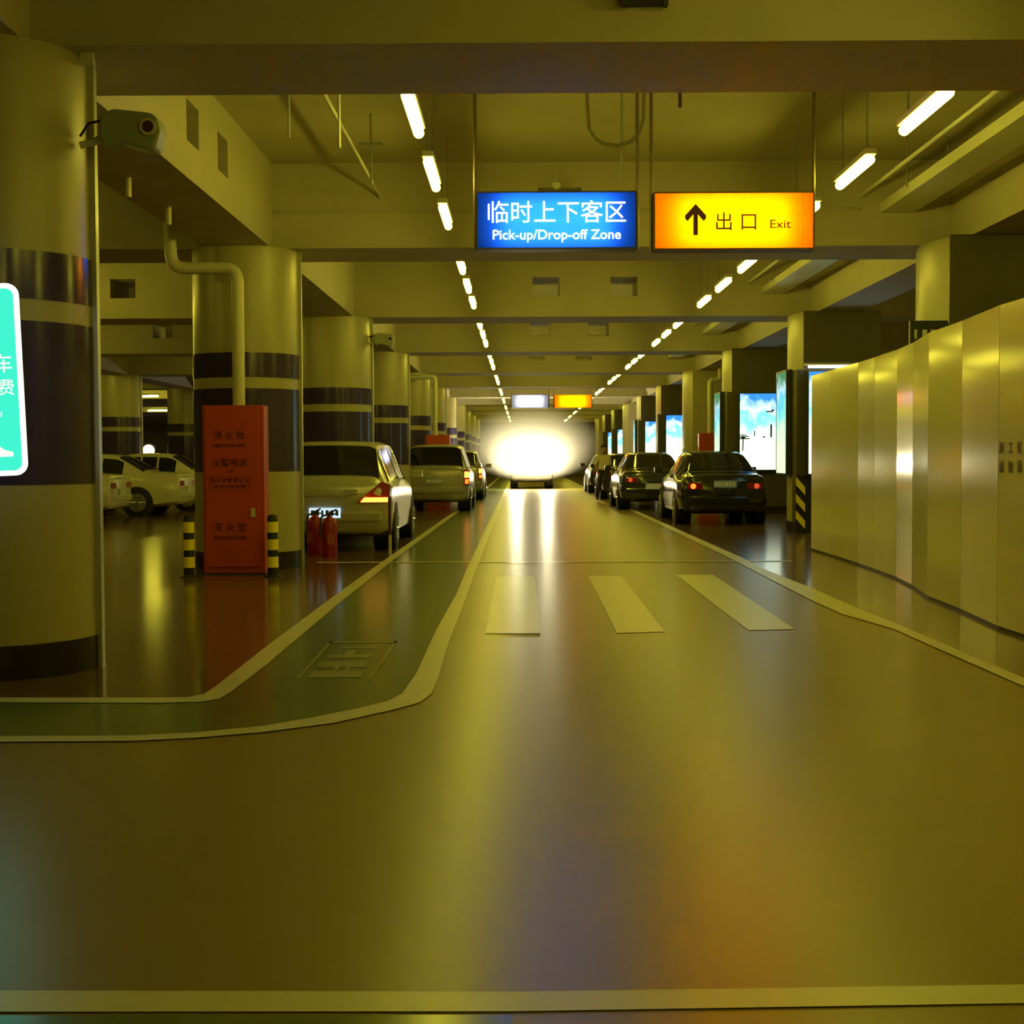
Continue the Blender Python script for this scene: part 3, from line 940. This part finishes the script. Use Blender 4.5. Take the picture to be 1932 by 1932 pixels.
def cr1(a, b, c, d, u):
    # cardinal spline with reduced tangents so that the outline does not bulge
    k = .30
    m0, m1 = k * (c - a), k * (d - b)
    return (2 * u ** 3 - 3 * u ** 2 + 1) * b + (u ** 3 - 2 * u ** 2 + u) * m0 + (-2 * u ** 3 + 3 * u ** 2) * c + (u ** 3 - u ** 2) * m1
class CarShape:
    def __init__(s, st, sc=(1, 1, 1)):
        s.st = [(a * sc[1], b * sc[2], c * sc[0], d * sc[2], e * sc[2], f * sc[0]) for a, b, c, d, e, f in st]
        s.N = len(st)
    def half(s, t):
        i = min(int(t), s.N - 2)
        u = t - i
        S_ = s.st
        g = [cr1(S_[max(i - 1, 0)][k], S_[i][k], S_[i + 1][k], S_[min(i + 2, s.N - 1)][k], u) for k in range(6)]
        y, zl, hw, zb, zt, tw = g
        return y, [(0, zl), (hw * .84, zl), (hw * .97, zl + .07), (hw, zl + (zb - zl) * .5), (hw * .985, zb - .07), (hw * .955, zb), (tw + (hw * .955 - tw) * .06, zt - .045), (tw * .86, zt), (tw * .45, zt + .012), (0, zt + .015)]
    def pt(s, t, q, side=1):
        y, h = s.half(t)
        if q < 0: q, side = -q, -side
        i = min(int(q), len(h) - 2)
        u = q - i
        return Vector((side * (h[i][0] + (h[i + 1][0] - h[i][0]) * u), y, h[i][1] + (h[i + 1][1] - h[i][1]) * u))
    def nrm(s, t, q, side):
        e = .02
        du = s.pt(min(t + e, s.N - 1), q, side) - s.pt(max(t - e, 0), q, side)
        dv = s.pt(t, min(q + e, 8.99), side) - s.pt(t, max(q - e, 0.01), side)
        n = du.cross(dv)
        if n.length < 1e-9: return Vector((0, 0, 1))
        n.normalize()
        c = s.pt(t, q, side)
        ref = Vector((c.x, 0, c.z - .7))
        if n.dot(ref) < 0: n = -n
        return n
    def body(s, sub=5):
        mb = MB()
        vs, fs = [], []
        M = (s.N - 1) * sub + 1
        for a in range(M):
            y, h = s.half(min(a / sub, s.N - 1 - 1e-6))
            ring = [(x, y, z) for x, z in h] + [(-x, y, z) for x, z in reversed(h[1:-1])]
            vs += ring
        n = 18
        for a in range(M - 1):
            for k in range(n):
                p, q = a * n + k, a * n + (k + 1) % n
                fs.append((p, q, q + n, p + n))
        fs.append(tuple(range(n - 1, -1, -1)))
        fs.append(tuple(range((M - 1) * n, M * n)))
        return mb.add(vs, fs)
    def patch(s, t0, t1, q0, q1, side, off=.008, n=8, m=8, cross=False):
        """glass or lamp sheet following the body; cross=True spans left to right over the top"""
        mb = MB()
        vs, fs = [], []
        for i in range(n + 1):
            t = t0 + (t1 - t0) * i / n
            for j in range(m + 1):
                if cross:
                    w = -1 + 2 * j / m
                    q = 9 - (9 - q0) * abs(w)
                    sd = 1 if w >= 0 else -1
                else:
                    q = q0 + (q1 - q0) * j / m
                    sd = side
                q = min(q, 8.999)
                nn = s.nrm(t, q, sd)
                if cross and abs(w) < .02: nn.x = 0; nn.normalize()
                vs.append(s.pt(t, q, sd) + nn * off)
        for i in range(n):
            for j in range(m):
                a = i * (m + 1) + j
                fs.append((a, a + 1, a + m + 2, a + m + 1))
        return mb.add(vs, fs)

def plate(t, x, y, z, lit, sgn=-1, w=.44, h=.14):
    p = MB().box(x - w / 2, x + w / 2, y, y + .012, z - h / 2, z + h / 2).build('license_plate', lit, t)
    mk = MB()
    for k, ww in enumerate((.05, .045, .03, .045, .045, .04)):
        xx = x - w / 2 + .05 + k * .068
        mk.box(xx - ww / 2, xx + ww / 2, y - .002, y - .0005, z - h * .28, z + h * .28)
    mk.build('plate_marks', PLD if lit is PLW else PLM, p)
    return p
def make_car(kind, label, cat, loc, rz, paint_m, scale=(1, 1, 1), tails='sedan', lights=(None, None), plate_m=None, plate_z=.62, group=None, wheel_r=.31, front_lit=None):
    sh = CarShape(VAN if kind == 'minivan' else SEDAN, scale)
    t = thing(kind, label, cat, loc, rz, group)
    van = kind == 'minivan'
    sh.body().build('body', paint_m, t, smooth=True)
    sx, sy, sz = scale
    L = sh.st[-1][0]
    # glass
    ra, rb = (2.0, 3.0) if van else (3.0, 4.0)
    sh.patch(ra + .10, rb - .06, 6.1, 6.1, 1, .010, 8, 12, True).build('rear_window', GLASS, t, smooth=True)
    fa, fb = (6.0, 7.0)
    sh.patch(fa + .08, fb - .06, 6.1, 6.1, 1, .010, 8, 12, True).build('windshield', GLASS, t, smooth=True)
    for sd in (1, -1):
        cuts = ((2.75, 3.9), (4.05, 4.75), (4.9, 5.55), (5.62, 6.45)) if van else ((3.75, 4.5), (4.58, 5.25), (5.33, 6.3))
        for a, b in cuts:
            sh.patch(a, b, 5.12, 5.90, sd, .009, 8, 4).build('side_window', GLASS, t, smooth=True)
        # wheels
        for wy in ((.86, 3.78) if van else (.88, 3.52)):
            wy *= sy
            hw = sh.st[4][2]
            MB().lathe([(wheel_r + .055, -.30), (wheel_r + .055, .004)], (0, 0, 0), 'X', 28).build('wheel_arch', BLACK, t).matrix_local = Matrix.Translation((sd * (hw - .0), wy, wheel_r + .01)) @ Matrix.Diagonal((sd, 1, 1, 1))
            r = wheel_r
            wl = MB().lathe([(r * .70, -.2), (r * .93, -.2), (r, -.16), (r, -.03), (r * .93, .0), (r * .68, .004)], (0, 0, 0), 'X', 28).build('wheel', BLACK, t, smooth=True)
            wl.matrix_local = Matrix.Translation((sd * (hw + .012), wy, r)) @ Matrix.Diagonal((sd, 1, 1, 1))
            rm = MB()
            rm.lathe([(r * .12, .0), (r * .12, .012)], (0, 0, 0), 'X', 12)
            rm.lathe([(r * .60, .0), (r * .68, .0), (r * .68, .008), (r * .60, .008)], (0, 0, 0), 'X', 24)
            for k in range(6):
                a = k * math.pi / 3
                rm.tube([(.003, r * .1 * math.cos(a), r * .1 * math.sin(a)), (.003, r * .64 * math.cos(a), r * .64 * math.sin(a))], .022, 6)
            rm.build('rim', RIM, wl)
        # mirrors
        ym = (sh.st[7][0] - .42 * sy)
        zb = sh.st[7][3] + .10
        hw = sh.st[7][2]
        MB().box(sd * (hw + .12) - .09, sd * (hw + .12) + .09, ym - .04, ym + .06, zb, zb + .13).box(min(sd * (hw - .08), sd * (hw + .04)), max(sd * (hw - .08), sd * (hw + .04)), ym, ym + .03, zb + .02, zb + .05).build('side_mirror', paint_m, t, bev=.02)
        # door handles
        for a in ((3.4, 4.6) if van else (3.9, 5.0)):
            q = sh.pt(a, 4.7, sd)
            MB().box(q.x - .012, q.x + .012, q.y - .07, q.y + .07, q.z - .012, q.z + .012).build('door_handle', CHROME if van else paint_m, t)
        # head lamps
        sh.patch(8.55 if not van else 8.4, 9.6, 4.3, 6.3, sd, .006, 5, 4).build('headlight', CLEAR, t, smooth=True)
    # rear details on the back
    zr = sh.st[0][4]
    if tails == 'odyssey':
        for sd in (1, -1):
            a = [(sd * .44, -.045, .70), (sd * .90, -.015, .70), (sd * .915, .05, .95), (sd * .80, .0, 1.0)]
            mb = MB().add([Vector(v) for v in a] + [Vector((v[0] * .98, v[1] + .08, v[2])) for v in a], [(0, 1, 2, 3), (7, 6, 5, 4), (0, 4, 5, 1), (1, 5, 6, 2), (2, 6, 7, 3), (3, 7, 4, 0)])
            tl = mb.build('tail_light', LRED, t, bev=.004)
            b = [(sd * .50, -.052, .71), (sd * .88, -.026, .71), (sd * .885, -.022, .775), (sd * .56, -.048, .775)]
            mb = MB().add([Vector(v) for v in b] + [Vector((v[0], v[1] + .02, v[2])) for v in b], [(0, 1, 2, 3), (7, 6, 5, 4), (0, 4, 5, 1), (1, 5, 6, 2), (2, 6, 7, 3), (3, 7, 4, 0)])
            k = mb.build('lit_strip', LAMB, tl)
            k['label'] = 'glowing amber strip'
        MB().box(-.36, .36, -.018, .0, .80, .83).build('chrome_bar', CHROME, t)
    elif tails == 'tall':
        for sd in (1, -1):
            tl = MB().box(min(sd * .72, sd * .86), max(sd * .72, sd * .86), -.015, .07, .66, 1.04).build('tail_light', LRED, t, bev=.01)
            MB().box(min(sd * .735, sd * .845), max(sd * .735, sd * .845), -.022, -.0155, .84, .99).build('lit_lens', LAMB, tl)
            MB().box(min(sd * .75, sd * .84), max(sd * .75, sd * .84), -.022, -.0155, .69, .80).build('lit_lens', LREDL, tl)
    else:
        for i, sd in enumerate((-1, 1)):
            m = lights[i] or LRED
            tl = MB().box(min(sd * .42, sd * .72) * sx, max(sd * .42, sd * .72) * sx, -.014, .05, .70 * sz, .82 * sz).build('tail_light', LRED, t, bev=.01)
            if lights[i]:
                MB().lathe([(.052, -.006), (.052, 0)], (sd * .60 * sx, -.014, .76 * sz), 'Y', 16).build('lit_lens', lights[i], tl)
    MB().box(-sh.st[0][2], sh.st[0][2], -.03, .05, sh.st[0][1] + .01, sh.st[0][1] + .16).build('rear_bumper', paint_m, t, bev=.03)
    if plate_m:
        plate(t, 0, -.032 if not van else -.034, plate_z, plate_m)
    # front grille
    MB().box(-.40, .40, L - .03, L + .012, sh.st[-1][1] + .12, sh.st[-1][4] - .03).build('grille', PLASTIC, t)
    plate(t, 0, L + .014, sh.st[-1][1] + .05, PLB)
    if front_lit:
        for sd in (1, -1):
            MB().lathe([(.095, 0), (.095, .02)], (sd * .66, L - .02, sh.st[-2][4] - .10), 'Y', 20).build('lit_headlight', front_lit, t)
    return t

SILVER = mat('silver_paint', (0.50, 0.50, 0.44), 0.28, metal=0.35, coat=.6)
SILVER2 = mat('grey_silver_paint', (0.40, 0.39, 0.33), 0.3, metal=0.35, coat=.6)
BLACKP = mat('black_paint', (0.018, 0.020, 0.012), 0.14, coat=.7)
DARKP = mat('dark_green_paint', (0.030, 0.032, 0.018), 0.16, coat=.7)
WHITEP = mat('white_paint', (0.66, 0.64, 0.52), 0.25, coat=.5)

v = make_car('minivan', 'silver minivan parked right of the second column, rear facing the viewer', 'minivan', (-2.76, 19.1, 0), 0, SILVER, (1.02, 1, 1.0), 'odyssey', plate_m=PLW, plate_z=.56)
MB().box(.28, .46, -.040, -.034, .865, .885).box(.33, .46, -.040, -.034, .82, .833).build('badge', CHROME, v)
make_car('minivan', 'grey van with glowing tall tail lights parked beyond the silver minivan', 'minivan', (-2.15, 33.6, 0), 0, SILVER2, (.94, .98, 1.06), 'tall', plate_m=PLB, plate_z=.76)
make_car('minivan', 'distant silver van beside the headlight glare, third along the left', 'minivan', (-2.1, 43.2, 0), 0, SILVER2, (.95, .95, 1.0), 'tall', plate_m=PLB, plate_z=.76)
s = make_car('sedan', 'black sedan parked on the right before the large lit poster', 'car', (3.92, 26.4, 0), 0, BLACKP, (1.02, 1.0, 1.0), 'sedan', (LREDL, LDIM), PLB, .80)
make_car('sedan', 'dark sedan parked beyond the black sedan on the right', 'car', (3.30, 34.0, 0), 0, DARKP, (1.0, 1.0, 1.0), 'sedan', (LDIM, None), PLM, .60)
make_car('sedan', 'distant dark sedan behind the walking person', 'car', (3.35, 42.6, 0), 0, DARKP, (1.0, 1.0, 1.0), 'sedan', (None, None), PLM, .60)
make_car('sedan', 'farthest dark sedan on the right near the glare', 'car', (3.35, 50.6, 0), 0, DARKP, (1.0, 1.0, 1.0), 'sedan', (None, None), PLM, .60)
pA = at(356, 970, 32.6)
make_car('sedan', 'white sedan parked sideways at the far left, tail toward the red cabinet', 'car', (pA.x, 32.6, 0), math.pi / 2, WHITEP, (1.0, 1.12, 1.0), 'sedan', (None, None), PLM, .62, 'white cars in the far left bays')
pB = at(256, 975, 29.6)
make_car('sedan', 'white sedan parked sideways, mostly hidden by the nearest column', 'car', (pB.x - .3, 29.6, 0), math.pi / 2, WHITEP, (1.0, 1.0, 1.0), 'sedan', (None, None), PLM, .62, 'white cars in the far left bays')
pC = at(432, 965, 35.8)
make_car('sedan', 'white sedan parked sideways, partly hidden behind the red cabinet', 'car', (pC.x, 35.8, 0), math.pi / 2, WHITEP, (1.0, 1.0, 1.02), 'sedan', (None, None), PLM, .62, 'white cars in the far left bays')
# oncoming car with blinding headlights
HL = emis('blinding_headlight', (1.0, 0.86, 0.50), HEAD_STR)
HX, HY = 0.42, 58.0
hv = make_car('minivan', 'oncoming van with blinding headlights in the middle of the lane', 'van', (HX, HY + 4.72, 0), math.pi, SILVER, (1.0, 1.0, 1.45), 'tall', front_lit=HL)
p = at(280, 850, 66)
t = thing('far_headlight', 'small glowing headlight far off behind the white cars', 'headlight', (p.x, 66, 0))
MB().lathe([(.28, 0), (.28, .05)], (0, 0, p.z), 'Y', 20).build('lit_lens', emis('far_headlight_lens', (1, .85, .5), 6.0), t)
MB().box(-.35, .35, .05, .25, .3, p.z + .35).build('shell', DGREY, t)
MB().box(-.3, .3, .05, .25, 0, .3).build('stand', DGREY, t)

# added scattering cloud that imitates the glare around the headlights
def haze():
    bm = bmesh.new()
    bmesh.ops.create_uvsphere(bm, u_segments=32, v_segments=20, radius=1.0)
    me = bpy.data.meshes.new('glare_haze')
    bm.to_mesh(me)
    bm.free()
    o = bpy.data.objects.new('glare_haze', me)
    COL.objects.link(o)
    o.location = (HX, HY - 1.6, 1.95)
    o.scale = (3.0, 1.5, 1.6)
    m = bpy.data.materials.new('haze')
    m.use_nodes = True
    nt = m.node_tree
    nt.nodes.clear()
    out = nt.nodes.new('ShaderNodeOutputMaterial')
    vp = nt.nodes.new('ShaderNodeVolumeScatter')
    vp.inputs['Color'].default_value = (1, .95, .85, 1)
    vp.inputs['Anisotropy'].default_value = .6
    tc = nt.nodes.new('ShaderNodeTexCoord')
    gr = nt.nodes.new('ShaderNodeTexGradient')
    gr.gradient_type = 'SPHERICAL'
    nt.links.new(tc.outputs['Object'], gr.inputs[0])
    ml = nt.nodes.new('ShaderNodeMath')
    ml.operation = 'MULTIPLY'
    ml.inputs[1].default_value = HAZE_DENS
    nt.links.new(gr.outputs['Fac'], ml.inputs[0])
    nt.links.new(ml.outputs[0], vp.inputs['Density'])
    nt.links.new(vp.outputs[0], out.inputs['Volume'])
    me.materials.append(m)
    tag(o, 'added haze imitating the glare around the oncoming headlights', 'haze', kind='stuff')
haze()

# ------------------------------------------------------------------ walking person
def person(loc, rz):
    J = {  # name: (x, y, z, radius)
        'pelvis': (0, 0, .92, .135), 'waist': (0, .01, 1.06, .125), 'chest': (0, .02, 1.26, .15), 'neck': (0, .03, 1.42, .06), 'head0': (0, .045, 1.50, .075), 'head1': (0, .05, 1.58, .092), 'head2': (0, .045, 1.65, .075),
        'shL': (-.17, .02, 1.36, .065), 'elL': (-.25, -.05, 1.10, .045), 'wrL': (-.24, .08, .88, .032), 'haL': (-.235, .12, .81, .034),
        'shR': (.17, .02, 1.36, .065), 'elR': (.25, -.02, 1.10, .045), 'wrR': (.25, .14, .90, .032), 'haR': (.245, .18, .83, .034),
        'hiL': (-.09, 0, .88, .105), 'knL': (-.10, .16, .48, .068), 'anL': (-.10, .20, .09, .042), 'toL': (-.10, .34, .04, .036),
        'hiR': (.09, 0, .88, .105), 'knR': (.10, -.02, .48, .068), 'anR': (.11, -.24, .13, .042), 'toR': (.11, -.12, .045, .036)}
    E_ = [('pelvis', 'waist'), ('waist', 'chest'), ('chest', 'neck'), ('neck', 'head0'), ('head0', 'head1'), ('head1', 'head2'),
          ('chest', 'shL'), ('shL', 'elL'), ('elL', 'wrL'), ('wrL', 'haL'), ('chest', 'shR'), ('shR', 'elR'), ('elR', 'wrR'), ('wrR', 'haR'),
          ('pelvis', 'hiL'), ('hiL', 'knL'), ('knL', 'anL'), ('anL', 'toL'), ('pelvis', 'hiR'), ('hiR', 'knR'), ('knR', 'anR'), ('anR', 'toR')]
    names = list(J)
    vs = [J[k][:3] for k in names]
    rad = [J[k][3] for k in names]
    es = [(names.index(a), names.index(b)) for a, b in E_]
    # fingers and thumb
    for sd, h in ((-1, 'haL'), (1, 'haR')):
        hx, hy, hz, _ = J[h]
        for k, (dy, ln) in enumerate(((-.024, .065), (-.008, .08), (.008, .085), (.024, .075))):
            a = len(vs)
            vs += [(hx, hy + dy, hz - .035), (hx - sd * .008, hy + dy + .004, hz - .035 - ln * .55), (hx - sd * .022, hy + dy + .006, hz - .035 - ln)]
            rad += [.0095, .0085, .0075]
            es += [(names.index(h), a), (a, a + 1), (a + 1, a + 2)]
        a = len(vs)
        vs += [(hx - sd * .02, hy + .035, hz + .0), (hx - sd * .03, hy + .055, hz - .045)]
        rad += [.011, .009]
        es += [(names.index(h), a), (a, a + 1)]
    me = bpy.data.meshes.new('person_skin')
    me.from_pydata(vs, es, [])
    o = bpy.data.objects.new('person_skin', me)
    COL.objects.link(o)
    o.modifiers.new('skin', 'SKIN')
    for i, v_ in enumerate(me.skin_vertices[0].data):
        v_.radius = (rad[i], rad[i])
        v_.use_root = (i == 0)
    ss = o.modifiers.new('sub', 'SUBSURF')
    ss.levels = ss.render_levels = 2
    dg = bpy.context.evaluated_depsgraph_get()
    m2 = bpy.data.meshes.new_from_object(o.evaluated_get(dg))
    bpy.data.objects.remove(o)
    SKIN = mat('skin', (.45, .28, .17), .5)
    SHIRT = mat('pale_shirt', (.80, .75, .55), .8)
    TROU = mat('dark_trousers', (.045, .042, .028), .8)
    SHOE = mat('black_shoes', (.02, .018, .012), .4)
    m2.materials.clear()
    for q in (SKIN, SHIRT, TROU, SHOE): m2.materials.append(q)
    for p_ in m2.polygons:
        c = p_.center
        p_.use_smooth = True
        arm = abs(c.x) > .195
        if c.z < .085: p_.material_index = 3
        elif c.z < .97 and not arm: p_.material_index = 2
        elif c.z < 1.40 and not (arm and c.z < 1.12): p_.material_index = 1
        else: p_.material_index = 0
    t = bpy.data.objects.new('person', m2)
    COL.objects.link(t)
    t.location = loc
    t.rotation_euler = (0, 0, rz)
    tag(t, 'person in a pale shirt and dark trousers walking along the right lane line', 'person')
    HAIR = mat('black_hair', (.015, .012, .010), .6)
    hb = bmesh.new()
    bmesh.ops.create_uvsphere(hb, u_segments=20, v_segments=14, radius=1)
    for v_ in list(hb.verts):
        if v_.co.z < -.35 or (v_.co.y > .55 and v_.co.z < .35): hb.verts.remove(v_)
    hm = bpy.data.meshes.new('hair')
    hb.to_mesh(hm); hb.free()
    hm.transform(Matrix.Translation((0, .035, 1.615)) @ Matrix.Diagonal((.088, .10, .105, 1)))
    hm.materials.append(HAIR)
    ho = bpy.data.objects.new('hair', hm)
    COL.objects.link(ho)
    for p_ in hm.polygons: p_.use_smooth = True
    ho.parent = t
    f = MB()
    f.tube([(0, .128, 1.575), (0, .150, 1.545)], .010, 8, r2=.014)
    f.build('nose', SKIN, t, smooth=True)
    MB().box(-.045, -.022, .125, .133, 1.577, 1.587).box(.022, .045, .125, .133, 1.577, 1.587).build('eyes', HAIR, t)
    MB().box(-.025, .025, .118, .126, 1.518, 1.526).build('mouth', mat('lips', (.35, .14, .10), .5), t)
    for sd in (-1, 1):
        MB().lathe([(.022, -.006), (.026, .0), (.02, .006)], (sd * .088, .04, 1.56), 'X', 12).build('ear', SKIN, t, smooth=True)
    return t
p = gnd(1138, 946)
person((p.x, p.y, 0), math.radians(200))
